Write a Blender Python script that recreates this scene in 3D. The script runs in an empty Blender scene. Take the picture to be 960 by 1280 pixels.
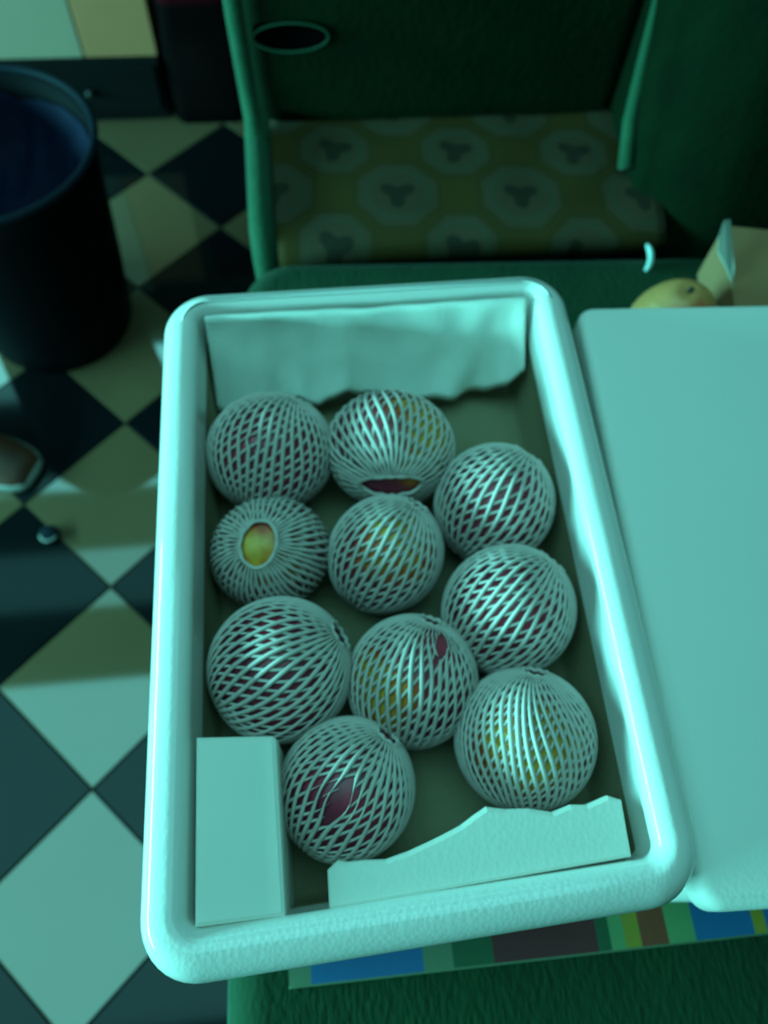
import bpy, math, random
from mathutils import Vector, Matrix, noise
random.seed(4)
scene = bpy.context.scene
COL = scene.collection
PI = math.pi

# ------------------------------------------------------------------ camera
cam_data = bpy.data.cameras.new('camera')
cam_data.sensor_fit = 'VERTICAL'
cam_data.sensor_height = 32.0
cam_data.lens = 25.0
cam_data.clip_start = 0.01
cam = bpy.data.objects.new('camera', cam_data)
COL.objects.link(cam)
CAM_ROT = Matrix(((0.9936, 0.0739, -0.0854), (-0.1038, 0.895, -0.4338), (0.0444, 0.4399, 0.897)))
cam.matrix_world = Matrix.Translation((0, 0, 1.10)) @ CAM_ROT.to_quaternion().normalized().to_matrix().to_4x4()
cam_data.dof.use_dof = True
cam_data.dof.focus_distance = 0.40
cam_data.dof.aperture_fstop = 4.8
scene.camera = cam

# ------------------------------------------------------------------ colour management, world
vs = scene.view_settings
vs.view_transform = 'Standard'
vs.look = 'None'
vs.gamma = 1.0
vs.exposure = 0.0
world = bpy.data.worlds.new('world')
scene.world = world
world.use_nodes = True
bg = world.node_tree.nodes['Background']
bg.inputs[0].default_value = (0.22, 0.50, 0.36, 1)
bg.inputs[1].default_value = 0.085


# ------------------------------------------------------------------ lights: low window on the left, strip lamps added overhead
def area(name, loc, target, sx, sy, power, color, spread=180):
    L = bpy.data.lights.new(name, 'AREA')
    L.shape = 'RECTANGLE'
    L.size, L.size_y = sx, sy
    L.energy = power
    L.color = color
    L.spread = math.radians(spread)
    o = bpy.data.objects.new(name, L)
    COL.objects.link(o)
    o.location = loc
    d = Vector(target) - Vector(loc)
    o.rotation_euler = d.to_track_quat('-Z', 'Y').to_euler()
    return o


CYAN = (0.19, 1.0, 0.97)
area('window_light', (-2.66, 0.15, 0.81), (0.1, 0.2, 0.60), 2.6, 0.30, 270, CYAN)
SKY = (0.23, 1.0, 0.99)
# four unseen strip lamps added for the bands mirrored in the floor: x from -1.85 to 0.75; (y0, y1, radiance)
OVERHEAD_STRIPS = ((-0.35, 1.04, 2.35), (1.40, 1.70, 1.5), (2.045, 2.125, 2.8), (2.62, 2.945, 4.2))
for y0_, y1_, rad_ in OVERHEAD_STRIPS:
    w_ = y1_ - y0_
    area('overhead_strip', (-0.55, (y0_ + y1_) / 2, 2.60), (-0.55, (y0_ + y1_) / 2, 0), 2.6, w_, rad_ * PI * 2.6 * w_, SKY)


# ------------------------------------------------------------------ materials
def mat(name, color, rough=0.6, spec=0.5, noise_amt=0.0, noise_scale=20, bump=0.0, bump_scale=200, bump_kind='noise',
        coat=0.0, sheen=0.0, stretch=None, second=None):
    m = bpy.data.materials.new(name)
    m.use_nodes = True
    nt = m.node_tree
    b = nt.nodes['Principled BSDF']
    b.inputs['Roughness'].default_value = rough
    b.inputs['Specular IOR Level'].default_value = spec
    b.inputs['Coat Weight'].default_value = coat
    b.inputs['Coat Roughness'].default_value = 0.08
    b.inputs['Sheen Weight'].default_value = sheen
    tc = nt.nodes.new('ShaderNodeTexCoord')
    mp = nt.nodes.new('ShaderNodeMapping')
    nt.links.new(tc.outputs['Object'], mp.inputs[0])
    if stretch:
        mp.inputs['Scale'].default_value = stretch
    if noise_amt or second:
        n = nt.nodes.new('ShaderNodeTexNoise')
        n.inputs['Scale'].default_value = noise_scale
        n.inputs['Detail'].default_value = 4
        nt.links.new(mp.outputs[0], n.inputs['Vector'])
        r = nt.nodes.new('ShaderNodeMix')
        r.data_type = 'RGBA'
        nt.links.new(n.outputs['Fac'], r.inputs[0])
        c = color
        d = second or tuple(x * (1 - noise_amt) for x in c)
        r.inputs[6].default_value = (*d, 1)
        r.inputs[7].default_value = (*(min(1, x * (1 + noise_amt)) for x in c), 1)
        nt.links.new(r.outputs[2], b.inputs['Base Color'])
    else:
        b.inputs['Base Color'].default_value = (*color, 1)
    if bump:
        if bump_kind == 'voronoi':
            n = nt.nodes.new('ShaderNodeTexVoronoi')
            out = n.outputs['Distance']
        else:
            n = nt.nodes.new('ShaderNodeTexNoise')
            out = n.outputs['Fac']
        n.inputs['Scale'].default_value = bump_scale
        nt.links.new(mp.outputs[0], n.inputs['Vector'])
        bp = nt.nodes.new('ShaderNodeBump')
        bp.inputs['Strength'].default_value = bump
        bp.inputs['Distance'].default_value = 0.002
        nt.links.new(out, bp.inputs['Height'])
        nt.links.new(bp.outputs[0], b.inputs['Normal'])
    return m


M_foam = mat('foam', (0.80, 0.74, 0.70), 0.45, 0.2, 0.03, 14, 0.06, 330, 'voronoi', coat=0.95)
M_foam2 = mat('foam_lid', (0.86, 0.82, 0.76), 0.6, 0.3, 0.03, 9, 0.08, 330, 'voronoi')
M_foam3 = mat('foam_offcut', (0.84, 0.80, 0.72), 0.6, 0.3, 0.03, 30, 0.05, 300, 'voronoi')
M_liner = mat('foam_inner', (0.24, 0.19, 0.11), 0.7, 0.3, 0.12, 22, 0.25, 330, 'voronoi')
M_net = mat('net_foam', (0.62, 0.50, 0.46), 0.6, 0.25)
M_plush = mat('green_plush', (0.010, 0.055, 0.022), 0.85, 0.12, 0.0, 26, 0.5, 260, sheen=0.05, stretch=(1, .35, 1), second=(0.005, 0.022, 0.010))
M_velvet = mat('dark_green_velvet', (0.003, 0.013, 0.0045), 0.9, 0.05, 0.0, 30, 0.8, 220, sheen=0.0, stretch=(.5, 1, .5), second=(0.001, 0.005, 0.002))
M_piping = mat('green_piping', (0.008, 0.060, 0.026), 0.75, 0.2, 0.25, 60, 0.6, 240, sheen=0.1)
M_black = mat('black_lacquer', (0.003, 0.003, 0.003), 0.7, 0.08, 0.3, 8)
M_blackcloth = mat('black_cloth', (0.004, 0.002, 0.002), 0.95, 0.02, 0.4, 14, 0.5, 180)
M_maroon = mat('maroon_cloth', (0.030, 0.002, 0.004), 0.95, 0.02, 0.3, 14)
M_tub = mat('dark_tub', (0.002, 0.002, 0.003), 0.7, 0.05)
M_rim = mat('tub_rim', (0.004, 0.008, 0.014), 0.6, 0.08)
M_blue = mat('blue_liner', (0.002, 0.005, 0.022), 0.7, 0.08, 0.0, 18, 0.9, 40, stretch=(1, .4, 1), second=(0.001, 0.003, 0.014))
M_white_card = mat('white_carton', (0.30, 0.20, 0.14), 0.7, 0.3, 0.06, 12)
M_tan_card = mat('tan_carton', (0.40, 0.145, 0.065), 0.75, 0.2, 0.08, 16)
M_kraft = mat('kraft_carton', (0.36, 0.17, 0.08), 0.8, 0.2, 0.1, 18)
M_flap = mat('white_flap', (0.36, 0.36, 0.30), 0.6, 0.3)
M_tile_b = mat('black_tile', (0.003, 0.004, 0.005), 0.07, 0.26, 0.3, 6)
M_tile_w = mat('pale_tile', (0.115, 0.068, 0.036), 0.045, 0.8, 0.10, 5, second=(0.090, 0.050, 0.025))
M_tile_w.node_tree.nodes['Principled BSDF'].inputs['IOR'].default_value = 1.7
M_grout = mat('grout', (0.03, 0.035, 0.03), 0.9, 0.1)
M_shoe = mat('brown_leather', (0.085, 0.022, 0.010), 0.5, 0.4, 0.25, 40)
M_sole = mat('pale_sole', (0.22, 0.20, 0.18), 0.5, 0.4)
M_white_pl = mat('white_plastic', (0.50, 0.75, 0.72), 0.35, 0.5)
M_hole_shade = mat('hole_shade', (0.001, 0.001, 0.001), 1.0, 0.0)
M_wood = mat('dark_wood', (0.012, 0.010, 0.008), 0.5, 0.4)


# ------------------------------------------------------------------ mesh helpers
def obj(name, verts, faces, material, parent=None, smooth=True, matidx=None):
    me = bpy.data.meshes.new(name)
    me.from_pydata([tuple(v) for v in verts], [], faces)
    ms = material if isinstance(material, (list, tuple)) else [material]
    for m in ms:
        me.materials.append(m)
    me.polygons.foreach_set('use_smooth', [smooth] * len(me.polygons))
    if matidx:
        me.polygons.foreach_set('material_index', matidx)
    me.update()
    o = bpy.data.objects.new(name, me)
    COL.objects.link(o)
    if parent:
        o.parent = parent
    return o


def tag(o, label=None, cat=None, group=None, kind=None):
    if label: o['label'] = label
    if cat: o['category'] = cat
    if group: o['group'] = group
    if kind: o['kind'] = kind
    return o


def thing(name, label, cat, loc=(0, 0, 0), rz=0, group=None):
    o = bpy.data.objects.new(name, None)
    o.empty_display_size = 0.05
    COL.objects.link(o)
    o.location = loc
    o.rotation_euler = (0, 0, rz)
    return tag(o, label, cat, group)


def rrect(cx, cy, hx, hy, r, z, n=8):
    pts = []
    r = max(r, 0.0005)
    for sx, sy, a0 in ((1, 1, 0), (-1, 1, 90), (-1, -1, 180), (1, -1, 270)):
        for k in range(n + 1):
            a = math.radians(a0 + 90 * k / n)
            pts.append((cx + sx * (hx - r) + r * math.cos(a), cy + sy * (hy - r) + r * math.sin(a), z))
    return pts


def loft(loops, cap0=True, cap1=True):
    V, F = [], []
    n = len(loops[0])
    for L in loops:
        V += L
    for i in range(len(loops) - 1):
        for k in range(n):
            a, b = i * n + k, i * n + (k + 1) % n
            F.append((a, b, b + n, a + n))
    if cap0:
        F.append(tuple(reversed(range(n))))
    if cap1:
        F.append(tuple((len(loops) - 1) * n + k for k in range(n)))
    return V, F


def pillow(cx, cy, hx, hy, z0, z1, r, rc, n=6, bottom_r=None):
    """box with rounded vertical corners rc and rounded top / bottom edges r"""
    br = r if bottom_r is None else bottom_r
    L = []
    for k in range(n + 1):
        a = PI / 2 * k / n
        i = br * (1 - math.sin(a))
        L.append(rrect(cx, cy, hx - i, hy - i, rc - i * .8, z0 + br * (1 - math.cos(a))))
    for k in range(n + 1):
        a = PI / 2 * k / n
        i = r * (1 - math.cos(a))
        L.append(rrect(cx, cy, hx - i, hy - i, rc - i * .8, z1 - r * (1 - math.sin(a))))
    return loft(L)


def box(x0, x1, y0, y1, z0, z1, b=0.002):
    return pillow((x0 + x1) / 2, (y0 + y1) / 2, (x1 - x0) / 2, (y1 - y0) / 2, z0, z1, b, b * 1.5, n=2)


def tube_pts(path, radii, n=10, cap=True):
    V, F = [], []
    N = len(path)
    P = [Vector(p) for p in path]
    up = Vector((0, 0, 1))
    prev = None
    for i in range(N):
        t = (P[min(i + 1, N - 1)] - P[max(i - 1, 0)]).normalized()
        if prev is None:
            u = t.cross(up)
            if u.length < 0.1: u = t.cross(Vector((1, 0, 0)))
        else:
            u = prev - t * prev.dot(t)
        u.normalize(); prev = u
        w = t.cross(u)
        for k in range(n):
            a = 2 * PI * k / n
            V.append(P[i] + (u * math.cos(a) + w * math.sin(a)) * radii[i])
    for i in range(N - 1):
        for k in range(n):
            a, b = i * n + k, i * n + (k + 1) % n
            F.append((a, b, b + n, a + n))
    if cap:
        F.append(tuple(reversed(range(n))))
        F.append(tuple((N - 1) * n + k for k in range(n)))
    return V, F


def lathe(prof, n=48, cx=0, cy=0, cap0=True, cap1=True):
    return loft([[(cx + r * math.cos(2 * PI * k / n), cy + r * math.sin(2 * PI * k / n), z) for k in range(n)] for r, z in prof], cap0, cap1)


def extrude_poly(poly, z0, z1, b=0.003):
    """polygon (CCW) prism with a small chamfer on the top edge"""
    n = len(poly)
    c = Vector((sum(p[0] for p in poly) / n, sum(p[1] for p in poly) / n))

    def inset(d):
        out = []
        for i in range(n):
            p0, p1, p2 = Vector(poly[i - 1]), Vector(poly[i]), Vector(poly[(i + 1) % n])
            e1, e2 = (p1 - p0).normalized(), (p2 - p1).normalized()
            nn = Vector((-e1.y - e2.y, e1.x + e2.x))
            nn = nn.normalized() if nn.length > 1e-4 else Vector((-e1.y, e1.x))
            out.append(p1 + nn * d)
        return out
    L = [[(p[0], p[1], z0) for p in poly], [(p[0], p[1], z1 - b) for p in poly]]
    L.append([(p.x, p.y, z1 - b * .3) for p in inset(b * .3)])
    L.append([(p.x, p.y, z1) for p in inset(b)])
    return loft(L)


# ------------------------------------------------------------------ room shell (out of the picture, it bounces the light)
M_wall = mat('wall_paint', (0.06, 0.07, 0.05), 0.9, 0.1, 0.1, 3)
M_ceil = mat('ceiling_paint', (0.03, 0.03, 0.02), 0.9, 0.1, 0.1, 3)
M_frame = mat('window_frame', (0.10, 0.12, 0.10), 0.6, 0.3)
for nm, a in (('wall_back', (-2.8, 2.2, 3.3, 3.4, 0, 2.75)), ('wall_front', (-2.8, 2.2, -1.7, -1.6, 0, 2.75)), ('wall_left', (-2.8, -2.7, -1.6, 3.3, 0, 2.75)), ('wall_right', (2.1, 2.2, -1.6, 3.3, 0, 2.75))):
    V, F = box(*a, 0.001)
    tag(obj(nm, V, F, M_wall, smooth=False), kind='structure')
V, F = box(-2.8, 2.2, -1.7, 3.4, 2.65, 2.75, 0.001)
ceil = tag(obj('ceiling', V, F, M_ceil, smooth=False), kind='structure')
win = tag(bpy.data.objects.new('window_1', None), kind='structure')
COL.objects.link(win)
for a in ((-2.70, -2.64, -1.21, 1.51, 0.63, 0.675), (-2.70, -2.64, -1.21, 1.51, 0.985, 1.03), (-2.70, -2.64, -1.21, -1.165, 0.675, 0.985), (-2.70, -2.64, 1.465, 1.51, 0.675, 0.985)):
    V, F = box(*a, 0.002)
    obj('frame_bar', V, F, M_frame, win, smooth=False)

# ------------------------------------------------------------------ floor: a slab and its single tiles
V, F = box(-2.8, 2.2, -1.7, 3.4, -0.08, -0.006, 0.001)
floor = tag(obj('floor', V, F, M_grout, smooth=False), kind='structure')
TA = -0.0402 + PI / 4
SIDE = 0.13933 * math.sqrt(2)
h = SIDE / 2 - 0.0007
tv, tf = pillow(0, 0, h, h, -0.010, 0.0, 0.0009, 0.0016, n=1)
# cheap tile mesh: four corners, chamfered top edge
c = 0.0012
tv = [(-h, -h, -.008), (h, -h, -.008), (h, h, -.008), (-h, h, -.008),
      (-h, -h, -c), (h, -h, -c), (h, h, -c), (-h, h, -c),
      (-h + c, -h + c, 0), (h - c, -h + c, 0), (h - c, h - c, 0), (-h + c, h - c, 0)]
tf = [(8, 9, 10, 11)] + [(i, (i + 1) % 4, (i + 1) % 4 + 4, i + 4) for i in range(4)] + [(i + 4, (i + 1) % 4 + 4, (i + 1) % 4 + 8, i + 8) for i in range(4)]
tile_me = {}
for key, m in (('b', M_tile_b), ('w', M_tile_w)):
    o = obj('tile', tv, tf, m, smooth=False)
    tile_me[key] = o.data
    bpy.data.objects.remove(o)
T0 = Vector((-0.31215 + 0.0, 0.16647 + 0.0))   # a corner where four tiles meet
ex = Vector((math.cos(TA), math.sin(TA)))
ey = Vector((-math.sin(TA), math.cos(TA)))
rng = random.Random(7)
for i in range(-12, 13):
    for j in range(-12, 13):
        p = T0 + ex * SIDE * (i + .5) + ey * SIDE * (j + .5)
        if not (-1.25 < p.x < 0.75 and -0.75 < p.y < 2.15):
            continue
        o = bpy.data.objects.new('tile', tile_me['w' if (i + j) % 2 == 0 else 'b'])
        COL.objects.link(o)
        o.parent = floor
        o.location = (p.x, p.y, rng.uniform(-0.0004, 0.0002))
        o.rotation_euler = (0, 0, TA)

# ------------------------------------------------------------------ green plush bench under the boxes
bench = thing('plush_bench', 'dark green plush bench under the two foam boxes, rounded corners', 'bench', (-0.06, 0.648, 0), math.radians(-2.3))
V, F = pillow(0.55, -0.56, 0.55, 0.56, 0.30, 0.43, 0.028, 0.055, n=8)
obj('seat_pad', V, F, M_plush, bench)
V, F = pillow(0.555, -0.56, 0.535, 0.545, 0.06, 0.305, 0.004, 0.04, n=3)
obj('base', V, F, M_velvet, bench)
V, F = tube_pts(rrect(0.55, -0.56, 0.552, 0.562, 0.056, 0.372, 10) + [rrect(0.55, -0.56, 0.552, 0.562, 0.056, 0.372, 10)[0]], [0.005] * 45, 8, False)
obj('piping', V, F, M_piping, bench)
for lx, ly in ((0.08, -0.08), (1.0, -0.08), (0.08, -1.04), (1.0, -1.04)):
    V, F = lathe([(0.018, 0.0), (0.026, 0.07)], 16, lx, ly)
    obj('foot', V, F, M_wood, bench)

# ------------------------------------------------------------------ green armchair behind
chair = thing('armchair', 'dark green velvet armchair with olive medallion cloth seat, behind the foam boxes', 'armchair', (0.2, 0.85, 0))


def loc(V, o):
    return [(v[0] - o.location.x, v[1] - o.location.y, v[2] - o.location.z) for v in V]


V, F = box(-0.045, 0.99, 0.675, 1.12, 0.06, 0.395, 0.01)
obj('base', loc(V, chair), F, M_velvet, chair)
# seat cushion, gently domed, carrying the medallion cloth
mp = bpy.data.materials.new('medallion_cloth')
mp.use_nodes = True
nt = mp.node_tree
bs = nt.nodes['Principled BSDF']
bs.inputs['Roughness'].default_value = 0.8
bs.inputs['Specular IOR Level'].default_value = 0.2


def mth(op, a, b=None, c=None):
    n = nt.nodes.new('ShaderNodeMath')
    n.operation = op
    for k, x in enumerate((a, b, c)):
        if x is None: continue
        if isinstance(x, (int, float)): n.inputs[k].default_value = x
        else: nt.links.new(x, n.inputs[k])
    return n.outputs[0]


tc = nt.nodes.new('ShaderNodeTexCoord')
mpn = nt.nodes.new('ShaderNodeMapping')
mpn.inputs['Rotation'].default_value = (0, 0, math.radians(4))
nt.links.new(tc.outputs['Object'], mpn.inputs[0])
sx = nt.nodes.new('ShaderNodeSeparateXYZ')
nt.links.new(mpn.outputs[0], sx.inputs[0])
PITCH = 0.146
# rotated frame origin lies on the medallion seen at the middle of the cloth
ang = math.radians(4)
ox_, oy_ = (0.123 - 0.2), (0.737 - 0.85)
rx_, ry_ = ox_ * math.cos(ang) - oy_ * math.sin(ang), ox_ * math.sin(ang) + oy_ * math.cos(ang)


def medal(offx, offy, R, tri):
    x = mth('SUBTRACT', mth('WRAP', mth('SUBTRACT', sx.outputs[0], rx_ + offx), PITCH / 2, -PITCH / 2), 0)
    y = mth('SUBTRACT', mth('WRAP', mth('SUBTRACT', sx.outputs[1], ry_ + offy), PITCH / 2, -PITCH / 2), 0)
    ax, ay = mth('ABSOLUTE', x), mth('ABSOLUTE', y)
    octa = mth('MAXIMUM', mth('MAXIMUM', ax, ay), mth('MULTIPLY', mth('ADD', ax, ay), 0.7071))
    rad = mth('SQRT', mth('ADD', mth('MULTIPLY', x, x), mth('MULTIPLY', y, y)))
    th = mth('ARCTAN2', y, x)
    petal = mth('ADD', mth('MULTIPLY', mth('SINE', mth('ADD', mth('MULTIPLY', th, 3), tri)), 0.006), 0.0165)
    inside = mth('LESS_THAN', octa, R)
    line = mth('LESS_THAN', mth('ABSOLUTE', mth('SUBTRACT', octa, R + 0.004)), 0.0009)
    ring = mth('LESS_THAN', mth('ABSOLUTE', mth('SUBTRACT', rad, R * 0.80)), 0.0022)
    rose = mth('LESS_THAN', rad, petal)
    return inside, line, ring, rose


def mix(fac, a, b):
    n = nt.nodes.new('ShaderNodeMix')
    n.data_type = 'RGBA'
    nt.links.new(fac, n.inputs[0])
    for k, x in ((6, a), (7, b)):
        if isinstance(x, tuple): n.inputs[k].default_value = (*x, 1)
        else: nt.links.new(x, n.inputs[k])
    return n.outputs[2]


nz = nt.nodes.new('ShaderNodeTexNoise')
nz.inputs['Scale'].default_value = 14
nt.links.new(tc.outputs['Object'], nz.inputs['Vector'])
colr = mix(nz.outputs['Fac'], (0.040, 0.022, 0.003), (0.055, 0.031, 0.004))
for offx, offy, R, tri in ((0, 0, 0.046, 0.0), (PITCH / 2, PITCH / 2, 0.040, 0.6)):
    ins, line, ring, rose = medal(offx, offy, R, tri)
    colr = mix(ins, colr, (0.055, 0.036, 0.019))
    colr = mix(ring, colr, (0.040, 0.042, 0.024))
    colr = mix(rose, colr, (0.020, 0.016, 0.008))
    colr = mix(line, colr, (0.02, 0.025, 0.01))
nt.links.new(colr, bs.inputs['Base Color'])
V, F = [], []
NX, NY = 40, 20
X0, X1, Y0, Y1 = -0.02, 0.435, 0.662, 0.87
for j in range(NY + 1):
    for i in range(NX + 1):
        u, w = i / NX, j / NY
        e = min(1, min(w * 5, 1)) ** .5
        V.append((X0 + (X1 - X0) * u, Y0 + (Y1 - Y0) * w, 0.408 + 0.018 * e + 0.002 * noise.noise(Vector((u * 6, w * 3, 1)))))
for j in range(NY):
    for i in range(NX):
        a = j * (NX + 1) + i
        F.append((a, a + 1, a + NX + 2, a + NX + 1))
nb = len(V)
ring = [i for i in range(NX + 1)] + [j * (NX + 1) + NX for j in range(1, NY + 1)] + [NY * (NX + 1) + i for i in range(NX - 1, -1, -1)] + [j * (NX + 1) for j in range(NY - 1, 0, -1)]
V += [(V[k][0], V[k][1], 0.385) for k in ring]
for q in range(len(ring)):
    q2 = (q + 1) % len(ring)
    F.append((ring[q], nb + q, nb + q2, ring[q2]))
F.append(tuple(nb + q for q in reversed(range(len(ring)))))
seat = obj('seat_cushion', loc(V, chair), F, mp, chair)
seat['label'] = 'olive seat cloth with rows of pale octagon medallions'

# back rest: padded slab leaning slightly backwards
V, F = [], []
L = []
for k in range(15):
    t = k / 14
    z = 0.40 + 0.62 * t
    y = 0.866 + 0.10 * t
    bul = 0.012 * math.sin(PI * t)
    hx = 0.235 - 0.03 * max(0, t - .8) * 5 * .6
    L.append(rrect(0.195, y + 0.075, hx, 0.078 + bul, 0.04, z, 6))
V, F = loft(L)
backrest = obj('backrest', loc(V, chair), F, M_velvet, chair)
# oval opening in the back rest: seam ring, black disc painted for its shade
ov, of = [], []
cxh, czh = 0.012, 0.528
path, rad = [], []
for k in range(41):
    a = 2 * PI * k / 40
    xx, zz = 0.042 * math.cos(a), 0.015 * math.sin(a)
    path.append((cxh + xx, 0.8705 + 0.16 * (czh + zz - 0.50) - 0.004, czh + zz))
    rad.append(0.0010)
V, F = tube_pts(path, rad, 8, False)
rim = obj('oval_seam', loc(V, chair), F, M_piping, chair)
V = [path[k] for k in range(40)]
V = [(v[0], v[1] + 0.0015, v[2]) for v in V] + [(v[0], v[1] + 0.02, v[2]) for v in V]
F = [tuple(range(40))] + [(k, (k + 1) % 40, 40 + (k + 1) % 40, 40 + k) for k in range(40)]
hl = obj('oval_shade_disc', loc(V, chair), F, M_hole_shade, chair)
hl['label'] = 'black oval disc for the shade in the back opening'
# left side: lighter padded roll that runs along the seat and up the back
path = [(-0.034, 0.670, 0.30), (-0.034, 0.670, 0.36), (-0.036, 0.673, 0.405), (-0.037, 0.69, 0.422), (-0.037, 0.75, 0.425), (-0.037, 0.82, 0.427), (-0.040, 0.856, 0.44),
        (-0.043, 0.866, 0.48), (-0.047, 0.874, 0.55), (-0.050, 0.885, 0.64), (-0.052, 0.90, 0.74), (-0.050, 0.92, 0.86), (-0.04, 0.94, 0.96)]
V, F = tube_pts(path, [0.014] * 6 + [0.0105] * 7, 14)
rl = obj('side_roll', loc(V, chair), F, M_piping, chair)
rl['label'] = 'lighter green roll edge on the left side'
# right arm: a high wing with a slanting front
bot = [(0.405, 0.765), (0.425, 0.715), (0.47, 0.672), (0.56, 0.655), (0.98, 0.65), (1.02, 0.68), (1.02, 1.06), (0.98, 1.10), (0.47, 1.10), (0.43, 1.06)]
top = [(0.432, 0.965), (0.45, 0.92), (0.50, 0.88), (0.58, 0.86), (0.97, 0.85), (1.0, 0.88), (1.0, 1.08), (0.97, 1.12), (0.49, 1.12), (0.45, 1.09)]
L = []
for t in (0.0, 0.06, 0.3, 0.5, 0.7, 0.85, 0.94, 0.98, 1.0):
    zz = 0.05 + 0.38 * min(1, t / .5) if t <= .5 else 0.43 + 0.37 * (t - .5) / .5
    s = 0 if t <= .5 else (t - .5) / .5
    ins = 0.0 if t < .9 else (t - .9) * .35
    lp = []
    cxm, cym = 0.72, 0.98
    for a, b in zip(bot, top):
        x = a[0] + (b[0] - a[0]) * s
        y = a[1] + (b[1] - a[1]) * s
        # smooth bulge
        lp.append((x + (cxm - x) * ins * 2, y + (cym - y) * ins * 2, zz))
    L.append(lp)
# resample each loop smoothly
L2 = []
for lp in L:
    n = len(lp)
    out = []
    for i in range(n):
        p0, p1, p2, p3 = (Vector(lp[(i + d) % n]) for d in (-1, 0, 1, 2))
        for q in range(4):
            t = q / 4
            out.append(tuple(0.5 * ((2 * p1) + (-p0 + p2) * t + (2 * p0 - 5 * p1 + 4 * p2 - p3) * t * t + (-p0 + 3 * p1 - 3 * p2 + p3) * t ** 3)))
    L2.append(out)
V, F = loft(L2)
obj('wing_arm', loc(V, chair), F, M_velvet, chair)
path = [(0.398, 0.752, 0.436), (0.402, 0.790, 0.470), (0.410, 0.825, 0.515), (0.419, 0.862, 0.57), (0.426, 0.905, 0.65), (0.43, 0.95, 0.74), (0.44, 0.97, 0.79)]
V, F = tube_pts(path, [0.009, 0.0085, 0.007, 0.0055, 0.0045, 0.004, 0.003], 12)  # lighter tapered strip, stands in for the light along the wing's edge
wp = obj('wing_light_strip', loc(V, chair), F, M_piping, chair)
wp['label'] = 'lighter green strip for the light on the front edge of the right wing'

# ------------------------------------------------------------------ printed mat beneath both foam boxes (flat print: coloured panels)
def pm(name, c, s=0.10): return mat(name, tuple(x * .7 for x in c), 0.5, 0.4, s, 60)  # panel colours darkened to stand in for shade under the box rims


cols = [pm('print_cream', (0.16, 0.26, 0.15)), pm('print_blue', (0.005, 0.16, 0.42)), pm('print_green', (0.01, 0.12, 0.045)), pm('print_red', (0.16, 0.018, 0.022)),
        pm('print_pale_green', (0.16, 0.40, 0.16)), pm('print_yellow', (0.42, 0.34, 0.03)), pm('print_orange', (0.34, 0.07, 0.025))]
xs = [(-0.042, 0), (-0.026, 1), (0.056, 0), (0.078, 2), (0.108, 3), (0.187, 2), (0.197, 4), (0.208, 5), (0.220, 6), (0.241, 4), (0.262, 1), (0.308, 5), (0.318, 1), (0.37, 3), (0.44, 5), (0.50, 2), (0.555, None)]
matt = thing('printed_mat', 'thin printed mat with blue, red and yellow panels, edge showing under the foam boxes', 'mat', (0.25, 0.15, 0.4305), math.radians(-0.5))
V, F = box(-0.292, 0.305, -0.203, 0.24, 0.0, 0.0012, 0.0004)
obj('backing', V, F, cols[0], matt)
V, F, MI = [], [], []
for (xa, ci), (xb, _) in zip(xs[:-1], xs[1:]):
    for (ya, yb) in ((-0.2015, -0.10), (-0.10, 0.02), (0.02, 0.12), (0.12, 0.238)):
        k = len(V)
        z = 0.0016
        V += [(xa - .25, ya, z), (xb - .25, ya, z), (xb - .25, yb, z), (xa - .25, yb, z)]
        F.append((k, k + 1, k + 2, k + 3)); MI.append(ci)
obj('print', V, F, cols, matt, smooth=False, matidx=MI)

# ------------------------------------------------------------------ open white foam box
BX, BY, HX, HY = 0.0499, 0.2157, 0.1628, 0.2374
ZT, ZB = 0.600, 0.4325
RW = 0.027
fb = thing('foam_box', 'open white foam box full of netted mangoes, standing on the green bench', 'box', (BX, BY, ZB))
CORN = ((-0.116, -0.0325), (0.2135, -0.0200), (0.2185, 0.4557), (-0.1075, 0.4519))


def warp(V):
    out = []
    for v in V:
        u, w = (v[0] - BX + HX) / (2 * HX), (v[1] - BY + HY) / (2 * HY)
        k = ((1 - u) * (1 - w), u * (1 - w), u * w, (1 - u) * w)
        out.append((sum(a * c[0] for a, c in zip(k, CORN)) - BX, sum(a * c[1] for a, c in zip(k, CORN)) - BY, v[2] - ZB))
    return out


L = []
for z, ins in ((ZB, 0.013), (ZB + .003, 0.010), (ZB + .06, 0.007), (ZB + .12, 0.004)):
    L.append(rrect(BX, BY, HX - ins, HY - ins, 0.036 - ins, z, 10))
ra, rb = 0.0155, 0.0105       # outer and inner rounding of the rim
for k in range(9):
    a = PI / 2 * k / 8
    i = ra * (1 - math.cos(a))
    L.append(rrect(BX, BY, HX - i, HY - i, 0.036 - i, ZT - ra * (1 - math.sin(a)), 10))
for k in range(9):
    a = PI / 2 * k / 8
    i = RW - rb + rb * math.sin(a)
    L.append(rrect(BX, BY + .003, HX - i, HY - i + .003, 0.036 - i, ZT - rb * (1 - math.cos(a)), 10))
L.append(rrect(BX, BY + .003, HX - RW - .0025, HY - RW - .0000, 0.005, 0.564, 10))
V, F = loft(L, True, False)
obj('shell', warp(V), F, M_foam, fb)
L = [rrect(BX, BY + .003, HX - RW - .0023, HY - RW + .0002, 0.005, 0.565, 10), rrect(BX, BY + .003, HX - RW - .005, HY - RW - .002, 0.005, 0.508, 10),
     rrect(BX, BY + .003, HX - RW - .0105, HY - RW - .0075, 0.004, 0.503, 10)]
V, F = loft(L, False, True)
obj('inner_floor', warp(V), F, M_liner, fb)

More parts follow.
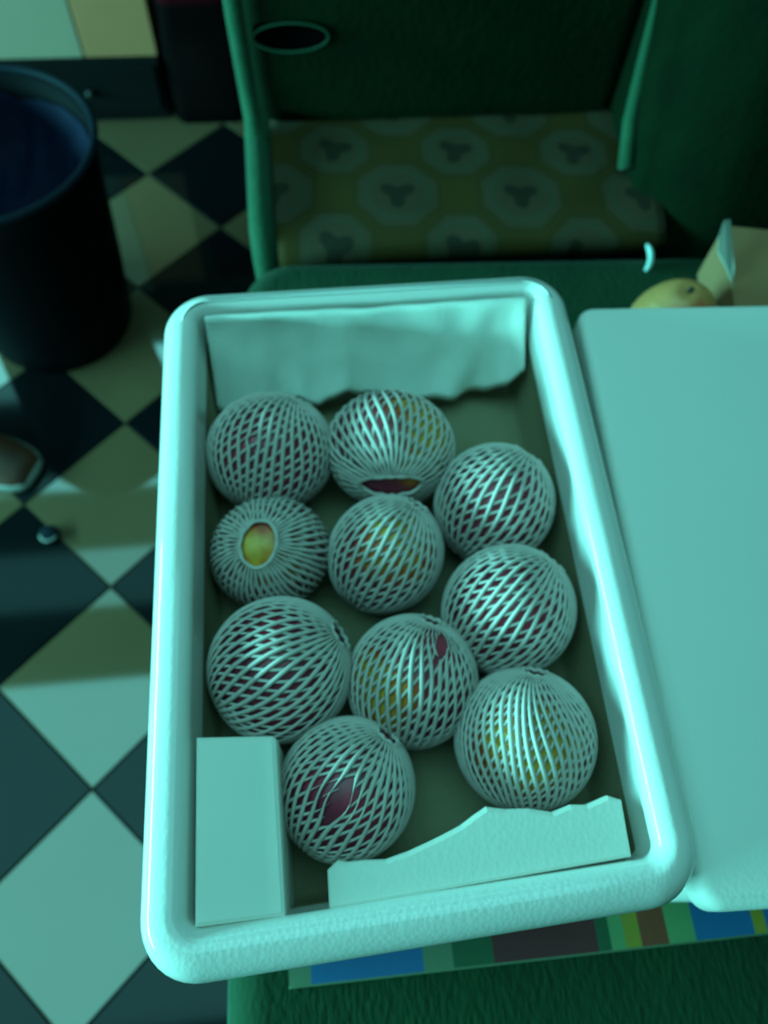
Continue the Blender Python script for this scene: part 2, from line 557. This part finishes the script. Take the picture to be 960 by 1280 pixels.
# ------------------------------------------------------------------ foam packing pieces in the box
V, F = extrude_poly([(-0.0845, -0.0035), (-0.033, -0.003), (-0.0335, 0.095), (-0.036, 0.0985), (-0.0835, 0.102)], 0.5035, 0.5925, 0.004)
o = obj('foam_offcut', V, F, M_foam3, smooth=False)
tag(o, 'rectangular white foam block in the near left corner of the box', 'packing foam', 'foam packing pieces')
edge = [(-0.009, -0.0025), (0.173, 0.0075), (0.1745, 0.040), (0.166, 0.0435), (0.152, 0.0395), (0.142, 0.0405), (0.130, 0.0375), (0.116, 0.0410), (0.102, 0.0420), (0.090, 0.0445), (0.082, 0.0405),
        (0.073, 0.0355), (0.062, 0.0315), (0.053, 0.0285), (0.040, 0.0245), (0.026, 0.0215), (0.014, 0.0225), (0.004, 0.0225), (-0.002, 0.0240), (-0.0085, 0.019)]
V, F = extrude_poly(edge, 0.5035, 0.588, 0.003)
o = obj('foam_offcut', V, F, M_foam3, smooth=False)
tag(o, 'long white foam strip with a ragged broken edge along the near wall of the box', 'packing foam', 'foam packing pieces')
# limp foam sheet standing against the far wall, wavy lower edge
M_sheet = mat('foam_sheet', (0.90, 0.92, 0.84), 0.6, 0.3, 0.04, 30, 0.1, 300, 'voronoi')
V, F = [], []
NU, NV = 90, 14
xa, xb = -0.0755, 0.184
low = [(0, .525), (.05, .519), (.11, .526), (.16, .532), (.21, .523), (.27, .530), (.32, .521), (.36, .531), (.42, .536), (.47, .525), (.55, .523), (.66, .520), (.74, .525), (.80, .520), (.88, .521), (.94, .534), (1, .554)]


def lerp(tab, u):
    for (a, fa), (b, fb_) in zip(tab[:-1], tab[1:]):
        if u <= b:
            t = (u - a) / (b - a)
            t = t * t * (3 - 2 * t)
            return fa + (fb_ - fa) * t
    return tab[-1][1]


for side in (0, 1):
    for j in range(NV + 1):
        for i in range(NU + 1):
            u, w = i / NU, j / NV
            zt = 0.5962 + 0.0008 * math.sin(u * 9)
            zl = lerp(low, u)
            z = zt + (zl - zt) * w
            y = 0.4232 + .002 * u - 0.036 * w ** 1.3 - 0.004 * math.sin(u * 20 + w) * w - 0.010 * math.exp(-((u - .87 + .1 * w) / .05) ** 2) * w ** .6
            y += 0.0016 * noise.noise(Vector((u * 9, w * 3, 3)))
            V.append((xa + (xb - xa) * u, y + (0.003 if side else 0), z))
W1 = NU + 1
S = (NV + 1) * W1
for j in range(NV):
    for i in range(NU):
        a = j * W1 + i
        F.append((a, a + W1, a + W1 + 1, a + 1))
        F.append((S + a, S + a + 1, S + a + W1 + 1, S + a + W1))
for i in range(NU):
    F.append((i, i + 1, S + i + 1, S + i))
    b_ = NV * W1 + i
    F.append((b_ + 1, b_, S + b_, S + b_ + 1))
for j in range(NV):
    a = j * W1
    F.append((a + W1, a, S + a, S + a + W1))
    a = j * W1 + NU
    F.append((a, a + W1, S + a + W1, S + a))
o = obj('foam_sheet', V, F, M_sheet)
tag(o, 'thin white foam sheet with wavy lower edge against the far box wall', 'packing foam', 'foam packing pieces')

# ------------------------------------------------------------------ netted mangoes
def fruit_material(i):
    m = bpy.data.materials.new('mango_skin_%d' % i)
    m.use_nodes = True
    nt = m.node_tree
    b = nt.nodes['Principled BSDF']
    b.inputs['Roughness'].default_value = 0.38
    at_ = nt.nodes.new('ShaderNodeVertexColor')
    at_.layer_name = 'skin'
    n = nt.nodes.new('ShaderNodeTexNoise')
    n.inputs['Scale'].default_value = 120
    tcn = nt.nodes.new('ShaderNodeTexCoord')
    nt.links.new(tcn.outputs['Object'], n.inputs['Vector'])
    mx = nt.nodes.new('ShaderNodeMix')
    mx.data_type = 'RGBA'
    mx.blend_type = 'MULTIPLY'
    mx.inputs[0].default_value = 0.35
    nt.links.new(at_.outputs['Color'], mx.inputs[6])
    nt.links.new(n.outputs['Fac'], mx.inputs[7])
    nt.links.new(mx.outputs[2], b.inputs['Base Color'])
    return m


M_skin = fruit_material(0)
RED = Vector((0.52, 0.050, 0.090))
DARK = Vector((0.26, 0.022, 0.055))
ORG = Vector((0.80, 0.13, 0.02))
YEL = Vector((0.90, 0.46, 0.05))
CR, CU, CB = (CAM_ROT.col[0], CAM_ROT.col[1], CAM_ROT.col[2])


def wdir(a, b, c):
    """a, b, c: components along +x, +y (tilted) and up, for a view from about 64 degrees above"""
    return (Vector(CR) * a + Vector(CU) * b + Vector(CB) * c).normalized()


def make_mango(label, p, r, elong, axis, hole, hole2, tw, nA, nB, yel, yamt, seed, squash=1.0, tail=0.0, slit=1.0, wx=1.0, sdir=(1, 0, 0), tear=None):
    t = thing('mango', label, 'fruit', (p[0], p[1], 0.5032), 0, 'netted mangoes in the foam box')
    ax = Vector(axis).normalized()
    ux = ax.cross(Vector((0.3, 0.2, 1)) if abs(ax.z) < .9 else Vector((1, 0, 0))).normalized()
    uy = ax.cross(ux)
    ctr = Vector((0, 0, r * 1.0))
    sd = W(*sdir)
    ps = math.atan2(sd.dot(uy), sd.dot(ux))

    def oval(ph):
        return 1 / math.sqrt((math.cos(ph - ps) / slit) ** 2 + math.sin(ph - ps) ** 2)

    if tear:
        tc_, td_, tw_, tl_ = W(*tear[0]), W(*tear[1]), tear[2], tear[3]
        td_ = (td_ - tc_ * td_.dot(tc_)).normalized()
        tb_ = tc_.cross(td_)

    def tear_side(P):
        if not tear: return 0
        q = P - ctr
        if q.dot(tc_) <= 0 or abs(q.dot(td_)) > tl_ * 1.05: return 0
        return 1 if q.dot(tb_) >= 0 else -1

    def part_strand(P):
        # strands pushed apart round a gap in the net
        if not tear: return P
        q = P - ctr
        if q.dot(tc_) <= 0: return P
        a_, b_ = q.dot(td_), q.dot(tb_)
        k_ = math.exp(-(a_ / tl_) ** 2) * math.exp(-abs(b_) / (2.5 * tw_))
        return P + tb_ * ((1 if b_ >= 0 else -1) * tw_ * k_) - tc_ * (0.0006 * k_)

    def surf(th, ph, off):
        bump = 1 + 0.02 * math.sin(2 * ph + seed) * math.sin(th)
        rr = (r * 1.0 * bump + off)
        d = ux * (math.sin(th) * math.cos(ph)) + uy * (math.sin(th) * math.sin(ph) * squash) + ax * (math.cos(th) * elong)
        v = d * rr
        v.x *= wx
        v.z = max(v.z, -ctr.z + 0.0004)
        return ctr + v
    # body
    V, F, C = [], [], []
    NT, NP = 28, 40
    yd = Vector(yel).normalized()
    for i in range(NT + 1):
        th = PI * i / NT
        for k in range(NP):
            ph = 2 * PI * k / NP
            v = surf(max(1e-3, min(PI - 1e-3, th)), ph, -0.0015)
            V.append(v)
            nd = (v - ctr).normalized()
            q = nd.dot(yd) + 0.28 * noise.noise(nd * 2.2 + Vector((seed * 3.1, 0, 0))) + 0.1 * noise.noise(nd * 7 + Vector((seed, 2, 0)))
            s = max(0, min(1, (q - (1 - yamt)) / 0.35))
            base = RED.lerp(DARK, max(0, min(1, .5 + 1.2 * noise.noise(nd * 1.6 + Vector((0, seed, 0))))))
            c = base.lerp(ORG, min(1, s * 2)) if s < .5 else ORG.lerp(YEL, (s - .5) * 2)
            C.append(c)
    for i in range(NT):
        for k in range(NP):
            a, b = i * NP + k, i * NP + (k + 1) % NP
            F.append((a, a + NP, b + NP, b))
    body = obj('fruit_body', V, F, M_skin, t)
    ca = body.data.color_attributes.new('skin', 'FLOAT_COLOR', 'POINT')
    for k, c in enumerate(C):
        ca.data[k].color = (c.x, c.y, c.z, 1)
    # net: two families of foam strands crossing each other
    V, F = [], []
    t0, t1 = hole, PI - hole2
    NS = 26
    for fam, n, tws, rad, off in ((0, nA, tw[0], 0.00135, 0.0012), (1, nB, tw[1], 0.00095, 0.0006)):
        n = int(n * 1.22)
        for s in range(n):
            base = len(V)
            sides = []
            for q in range(NS + 1):
                w = q / NS
                th = t0 + (t1 - t0) * w
                ph = 2 * PI * s / n + tws * (w - .5) + 0.03 * math.sin(w * 9 + s)
                if slit != 1.0 and w < .25:
                    # opening pulled into a slit
                    k_ = (1 - w / .25)
                    th2 = th * (1 + k_ * (oval(ph) - 1))
                else:
                    th2 = th
                P = surf(th2, ph, off)
                sides.append(tear_side(P))
                P = part_strand(P)
                # tail: sleeve end that runs off the fruit
                dT = (surf(min(PI, th2 + .02), ph + tws * .02 / (t1 - t0), off) - P)
                dT = dT.normalized() if dT.length > 1e-7 else ax
                N_ = (P - ctr).normalized()
                B_ = dT.cross(N_).normalized()
                sp = 2 * PI * r * max(0.12, math.sin(th2)) / n
                wd = min(rad * 1.25, sp * 0.36)
                for (cb, cn) in ((1, 0), (0, 1), (-1, 0), (0, -1)):
                    V.append(P + B_ * wd * cb + N_ * rad * .8 * cn)
            for q in range(NS):
                if sides[q] * sides[q + 1] < 0: continue      # strand torn through at the gap
                for k in range(4):
                    a, b = base + q * 4 + k, base + q * 4 + (k + 1) % 4
                    F.append((a, b, b + 4, a + 4))
    # hem ring round each opening
    for thh in (t0, t1):
        if math.sin(thh) < 0.06: continue
        path = []
        for k in range(37):
            ph = 2 * PI * k / 36
            th2 = thh * oval(ph) if (slit != 1.0 and thh == t0) else thh
            path.append(surf(th2, ph, 0.001 + 0.0007 * math.sin(ph * 9)))
        v_, f_ = tube_pts(path, [0.0016] * 37, 6, False)
        b_ = len(V)
        V += v_
        F += [tuple(b_ + x for x in f) for f in f_]
    if tail:
        # loose end of the sleeve: strands run on past the lower pole in a gathered tube
        n = 20
        for s in range(n):
            for sg in (1, -1):
                path = []
                for q in range(9):
                    w = q / 8
                    rr = r * (0.62 - 0.10 * w)
                    ph = 2 * PI * s / n + sg * 0.5 * w
                    path.append(ctr - ax * (r * elong * 0.72 + tail * w) + (ux * math.cos(ph) + uy * math.sin(ph)) * rr)
                if min(pp.z for pp in path) < 0.001:
                    path = [Vector((pp.x, pp.y, max(pp.z, 0.001))) for pp in path]
                v_, f_ = tube_pts(path, [0.0013] * 9, 4, False)
                b_ = len(V)
                V += v_
                F += [tuple(b_ + x for x in f) for f in f_]
    netw = obj('foam_net', V, F, M_net, t)
    return t


W = wdir
G = 0.965
make_mango('netted mango in the far left corner of the open foam box', (-0.0317, 0.3263), .0462 * G, 1.03, W(.45, .88, .1), .2, .2, (1.2, -1.5), 32, 30, W(.5, -1, 0), .12, 1, wx=1.07, tear=((-.2, .12, .95), (.3, 1, 0), .0022, .004))
make_mango('netted mango at the far wall with an oval red gap in its net', (0.0634, 0.3223), .0466 * G, 1.06, W(.02, -.62, .72), .20, .2, (0.5, -1.3), 34, 30, W(.93, .15, .35), .70, 2, slit=2.5, wx=1.10)
make_mango('mango by the right wall with loose diagonal net, farthest on that side', (0.1386, 0.2669), .0460 * G, 1.04, W(.55, .82, .15), .25, .25, (0.35, -1.9), 30, 26, W(0, -1, -.5), .1, 3, tail=0.0)
make_mango('mango by the left wall with a large opening in its net showing yellow skin', (-0.0356, 0.2419), .0425 * G, 1.04, W(-.06, .20, .97), .30, .25, (0.35, -0.9), 38, 34, W(.10, -.02, 1), .34, 4, wx=1.04, slit=1.4, sdir=(0.1, 1, 0))
make_mango('mango in the middle of the box with an orange and yellow blush under the net', (0.0503, 0.2328), .0436 * G, 1.05, W(.5, .8, .2), .22, .22, (0.3, -1.8), 32, 28, W(.25, .3, .8), .42, 5)
make_mango('dark red mango touching the right wall, second from the far end of that side', (0.1345, 0.1790), .0478 * G, 1.03, W(.62, .74, .15), .22, .2, (0.3, -1.9), 34, 30, W(0, -1, -.3), .08, 6)
make_mango('large dark mango by the left wall with bold slanting net strands, beside the foam block', (-0.0322, 0.1507), .0490 * G, 1.03, W(.85, .5, .12), .22, .2, (0.25, -1.9), 34, 30, W(-1, -.6, .1), .12, 7)
make_mango('mango in the near middle with a green-yellow patch on its left side', (0.0585, 0.1350), .0448 * G, 1.04, W(.30, .93, .15), .2, .2, (0.7, -1.5), 32, 32, W(-.75, -.1, .6), .42, 8, tear=((.42, .66, .6), (.45, .9, 0), .0040, .011))
make_mango('mango in the near right corner with a yellow-green centre and fine square net', (0.1300, 0.0880), .0468 * G, 1.02, W(.15, .97, .08), .2, .2, (1.1, -1.3), 38, 38, W(-.15, .1, .95), .50, 9)
make_mango('mango nearest the camera side of the box with a small dark slit in its net', (0.0070, 0.0682), .0450 * G, 1.03, W(.60, .78, .1), .2, .2, (0.6, -1.7), 32, 32, W(-1, -1, 0), .1, 10, tear=((-.05, .12, .99), (.45, .85, 0), .0050, .012))

# ------------------------------------------------------------------ closed white foam box to the right
cb = thing('foam_box', 'closed white foam box with a plain flat lid, right of the open one', 'box', (0.236, 0.438, 0.4325), math.radians(-2.6))
V, F = pillow(0.163, -0.233, 0.158, 0.228, 0.0, 0.114, 0.004, 0.02, n=3)
obj('body', V, F, M_foam2, cb)
V, F = pillow(0.163, -0.233, 0.163, 0.233, 0.1145, 0.1385, 0.008, 0.014, n=5, bottom_r=0.002)
obj('lid', V, F, M_foam2, cb)

# ------------------------------------------------------------------ loose mango, carton, plastic hook behind the closed box
t = thing('mango', 'loose yellow mango with a red blush, lying behind the closed foam box', 'fruit', (0.372, 0.492, 0.4305))
V, F, C = [], [], []
NT, NP = 26, 40
for i in range(NT + 1):
    w = i / NT
    th = PI * w
    for k in range(NP):
        ph = 2 * PI * k / NP
        rr = 0.044 * math.sin(th) * (1 - 0.20 * math.cos(th)) if 0 < i < NT else 0.0004
        z = 0.046 + 0.046 * math.cos(th) - 0.006 * math.exp(-(th / .35) ** 2)
        v = Vector((rr * math.cos(ph), rr * math.sin(ph) * .9, z + 0.002 * math.cos(ph) * math.sin(th)))
        V.append(v)
        nd = (v - Vector((0, 0, .045))).normalized()
        q = nd.dot(Vector((0.15, -.75, .45)).normalized()) + .3 * noise.noise(nd * 3)
        s = max(0, min(1, (q - .62) / .3))
        C.append(Vector((0.72, 0.30, 0.10)).lerp(Vector((0.75, 0.14, 0.05)), s * .8))
for i in range(NT):
    for k in range(NP):
        a, b = i * NP + k, i * NP + (k + 1) % NP
        F.append((a, a + NP, b + NP, b))
body = obj('fruit_body', V, F, M_skin, t)
ca = body.data.color_attributes.new('skin', 'FLOAT_COLOR', 'POINT')
for k, c_ in enumerate(C):
    ca.data[k].color = (c_.x, c_.y, c_.z, 1)
V, F = tube_pts([(0, 0, .0845), (0.001, .001, .088), (0.003, .001, .091)], [.0028, .0022, .0018], 8)
obj('stem', V, F, M_wood, t)

ct = thing('carton', 'brown cardboard carton with a white torn flap, behind the closed foam box', 'carton', (0.420, 0.470, 0.4305), math.radians(-11))
V, F = box(0.0, 0.26, 0.0, 0.122, 0.0, 0.072, 0.0015)
obj('carton_body', V, F, M_kraft, ct, smooth=False)
V, F = [], []
fl = [(0.0, 0.045, 0.086), (-0.004, 0.060, 0.088), (-0.012, 0.080, 0.090), (-0.010, 0.100, 0.093), (-0.004, 0.118, 0.095), (0.004, 0.124, 0.092), (0.004, 0.09, 0.0895), (0.003, 0.06, 0.0885)]
fl = [(x, y, z - .016) for x, y, z in fl]
V = list(fl) + [(x, y, z + .0022) for x, y, z in fl]
n = len(fl)
F = [tuple(range(n)), tuple(reversed(range(n, 2 * n)))] + [(k, n + k, n + (k + 1) % n, (k + 1) % n) for k in range(n)]
o = obj('torn_flap', V, F, M_flap, ct, smooth=False)
o['label'] = 'white torn flap on the left edge'
path = [(0.387, 0.606, 0.4335), (0.392, 0.612, 0.4337), (0.396, 0.620, 0.4338), (0.3985, 0.629, 0.4338), (0.399, 0.638, 0.4335), (0.398, 0.644, 0.433)]
path = [(x - .002, y - .010, z) for x, y, z in path]
V, F = tube_pts(path, [.0018, .003, .0034, .0034, .003, .0016], 10)
o = obj('plastic_clip', V, F, M_white_pl)
tag(o, 'small curved white plastic clip on the green bench near the armchair seat', 'clip')

# ------------------------------------------------------------------ dark round tub with blue liner
tub = thing('round_tub', 'round black tub lined with dark blue plastic on the tiled floor', 'tub', (-0.405, 0.945, 0))
V, F = lathe([(0.112, 0.0), (0.118, 0.004), (0.130, 0.12), (0.144, 0.30), (0.149, 0.345), (0.144, 0.345), (0.140, 0.30), (0.126, 0.15), (0.05, 0.14)], 56)
obj('tub_body', V, F, M_tub, tub)
path = [(0.150 * math.cos(2 * PI * k / 56), 0.150 * math.sin(2 * PI * k / 56), 0.348) for k in range(57)]
V, F = tube_pts(path, [0.0055] * 57, 8, False)
obj('rim', V, F, M_rim, tub)
V, F = [], []
NR, NP = 22, 72
for i in range(NR + 1):
    w = i / NR
    for k in range(NP):
        ph = 2 * PI * k / NP
        rr = 0.138 * w
        z = 0.255 + 0.060 * w ** 4 + 0.016 * noise.noise(Vector((rr * math.cos(ph) * 22, rr * math.sin(ph) * 9, 2))) + 0.006 * noise.noise(Vector((rr * math.cos(ph) * 60, rr * math.sin(ph) * 30, 5)))
        V.append((rr * math.cos(ph), rr * math.sin(ph), z))
for i in range(NR):
    for k in range(NP):
        a, b = i * NP + k, i * NP + (k + 1) % NP
        F.append((a, a + NP, b + NP, b))
lin = obj('liner', V, F, M_blue, tub)
lin['label'] = 'crumpled dark blue plastic liner'
V, F = tube_pts([(-0.151, 0.0, 0.325), (-0.160, 0.02, 0.29), (-0.162, 0.05, 0.26)], [.004] * 3, 8)
obj('handle', V, F, M_tub, tub)

# ------------------------------------------------------------------ low black chest with two cartons, and a dark bag
ch = thing('low_chest', 'low black wooden chest against the back, under two cartons', 'chest', (-0.6, 1.425, 0))
V, F = box(-0.42, 0.375, 0.0, 0.42, 0.018, 0.128, 0.003)
obj('chest_body', V, F, M_black, ch, smooth=False)
for k, (xa_, xb_) in enumerate(((-0.41, -0.155), (-0.15, 0.105), (0.11, 0.365))):
    V, F = box(xa_, xb_, -0.006, 0.001, 0.028, 0.118, 0.002)
    dr = obj('drawer', V, F, M_black, ch, smooth=False)
    V, F = lathe([(0.004, 0.0), (0.006, 0.004), (0.008, 0.010), (0.005, 0.013)], 14)
    V = [((xa_ + xb_) / 2 + v[0], -0.006 - v[2], 0.073 + v[1]) for v in V]
    obj('knob', V, F, M_wood, dr)
V, F = box(-0.415, 0.37, 0.008, 0.41, 0.0, 0.019, 0.001)
obj('plinth', V, F, M_black, ch, smooth=False)
cw = thing('carton', 'pale white carton standing on the low black chest, top left', 'carton', (-0.53, 1.435, 0.1285))
V, F = box(-0.22, 0.172, 0.0, 0.24, 0.0, 0.36, 0.002)
obj('carton_body', V, F, M_white_card, cw, smooth=False)
V, F = box(-0.21, 0.162, 0.118, 0.122, 0.3605, 0.3612, 0.0003)
obj('lid_seam', V, F, M_kraft, cw, smooth=False)
ctn = thing('carton', 'tan cardboard carton beside the white one on the low black chest', 'carton', (-0.29, 1.435, 0.1285))
V, F = box(-0.066, 0.064, 0.0, 0.24, 0.0, 0.33, 0.002)
obj('carton_body', V, F, M_tan_card, ctn, smooth=False)
V, F = box(-0.06, 0.058, 0.118, 0.122, 0.3305, 0.3312, 0.0003)
obj('lid_seam', V, F, M_kraft, ctn, smooth=False)
bg_ = thing('cloth_bag', 'black cloth bag with a maroon top standing between chest and armchair', 'bag', (-0.145, 1.50, 0))
L = []
for k in range(15):
    t_ = k / 14
    s = 1 - 0.10 * t_ + 0.05 * math.sin(t_ * 5)
    lp = rrect(0, 0, 0.072 * s, 0.085 * (1 - .35 * t_ ** 2), 0.03, 0.0 + 0.46 * t_, 6)
    lp = [(x + .004 * noise.noise(Vector((x * 30, y * 30, z * 12))), y + .010 * noise.noise(Vector((x * 30, z * 14, 7))), z) for x, y, z in lp]
    L.append(lp)
V, F = loft(L)
nloop = len(L[0])
MI = []
for f in F:
    zc = sum(V[i][2] for i in f) / len(f)
    MI.append(1 if zc > 0.22 else 0)
obj('bag_body', V, F, [M_blackcloth, M_maroon], bg_, matidx=MI)
for sy in (-0.03, 0.03):
    path = [(-0.045, sy, 0.45), (-0.04, sy, 0.50), (-0.02, sy, 0.535), (0.02, sy, 0.535), (0.04, sy, 0.50), (0.045, sy, 0.45)]
    V, F = tube_pts(path, [.005] * 6, 8)
    obj('strap', V, F, M_blackcloth, bg_)

# ------------------------------------------------------------------ shoe and cap on the tiles
sh = thing('shoe', 'reddish brown leather shoe with a pale sole on the black floor tile', 'shoe', (-0.485, 0.665, 0), math.radians(-24))
# toe points to +x, heel to -x


def outline(w):  # half width along the shoe, w from toe (0) to heel (1)
    return 0.042 * math.sqrt(max(0, math.sin(PI * min(1, max(0.0, w)) ** .62))) ** 1.0 * (1 - .25 * w) + 0.004


L = []
for zz, ins in ((0.0, .002), (0.002, 0), (0.014, 0), (0.016, .003)):
    lp = []
    for k in range(40):
        a = 2 * PI * k / 40
        w = .5 - .5 * math.cos(a)
        hw = max(0.001, outline(w) - ins)
        lp.append((0.075 - 0.27 * w - (ins if w < .5 else -ins), hw * (1 if a < PI else -1) * (1 if 0 < k < 40 else 0), zz))
    L.append(lp)
V, F = loft(L)
so = obj('sole', V, F, M_sole, sh)
V, F = [], []
L = []
for q in range(15):
    w = 0.02 + 0.96 * q / 14
    hw = outline(w) * .93
    hgt = 0.016 + 0.040 * math.sin(min(1, w * 2.2) * PI / 2) + 0.035 * max(0, min(1, (w - .35) / .4))
    lp = []
    for k in range(17):
        a = PI * k / 16
        lp.append((0.075 - 0.27 * w, hw * math.cos(a) * (1 - .1 * math.sin(a)), 0.015 + (hgt - .015) * math.sin(a) ** .8))
    L.append(lp)
for lp in L: V += lp
for i in range(14):
    for k in range(16):
        a = i * 17 + k
        F.append((a, a + 17, a + 18, a + 1))
F.append(tuple(range(17)))
F.append(tuple(14 * 17 + k for k in reversed(range(17))))
obj('upper', V, F, M_shoe, sh)
for q in range(4):
    x = 0.0 - 0.018 * q
    w = (0.075 - x) / 0.27
    hgt = 0.016 + 0.040 * math.sin(min(1, w * 2.2) * PI / 2) + 0.035 * max(0, min(1, (w - .35) / .4))
    V, F = tube_pts([(x, -.016, hgt - .003), (x - .002, 0, hgt + .0015), (x, .016, hgt - .003)], [.0022] * 3, 6)
    obj('lace', V, F, M_shoe, sh)
cap = thing('bottle_cap', 'small pale bottle cap lying on the black floor tile', 'bottle cap', (-0.392, 0.533, 0))
V, F = lathe([(0.0135, 0.0), (0.0145, 0.001), (0.0145, 0.008), (0.013, 0.0095)], 24)
obj('cap_shell', V, F, M_rim, cap)
path = [(0.012 * math.cos(a), 0.012 * math.sin(a), 0.0092) for a in [math.radians(190 + 9 * k) for k in range(17)]]
V, F = tube_pts(path, [.0018] * 17, 6)
o = obj('cap_edge', V, F, M_sole, cap)
o['label'] = 'pale raised edge'
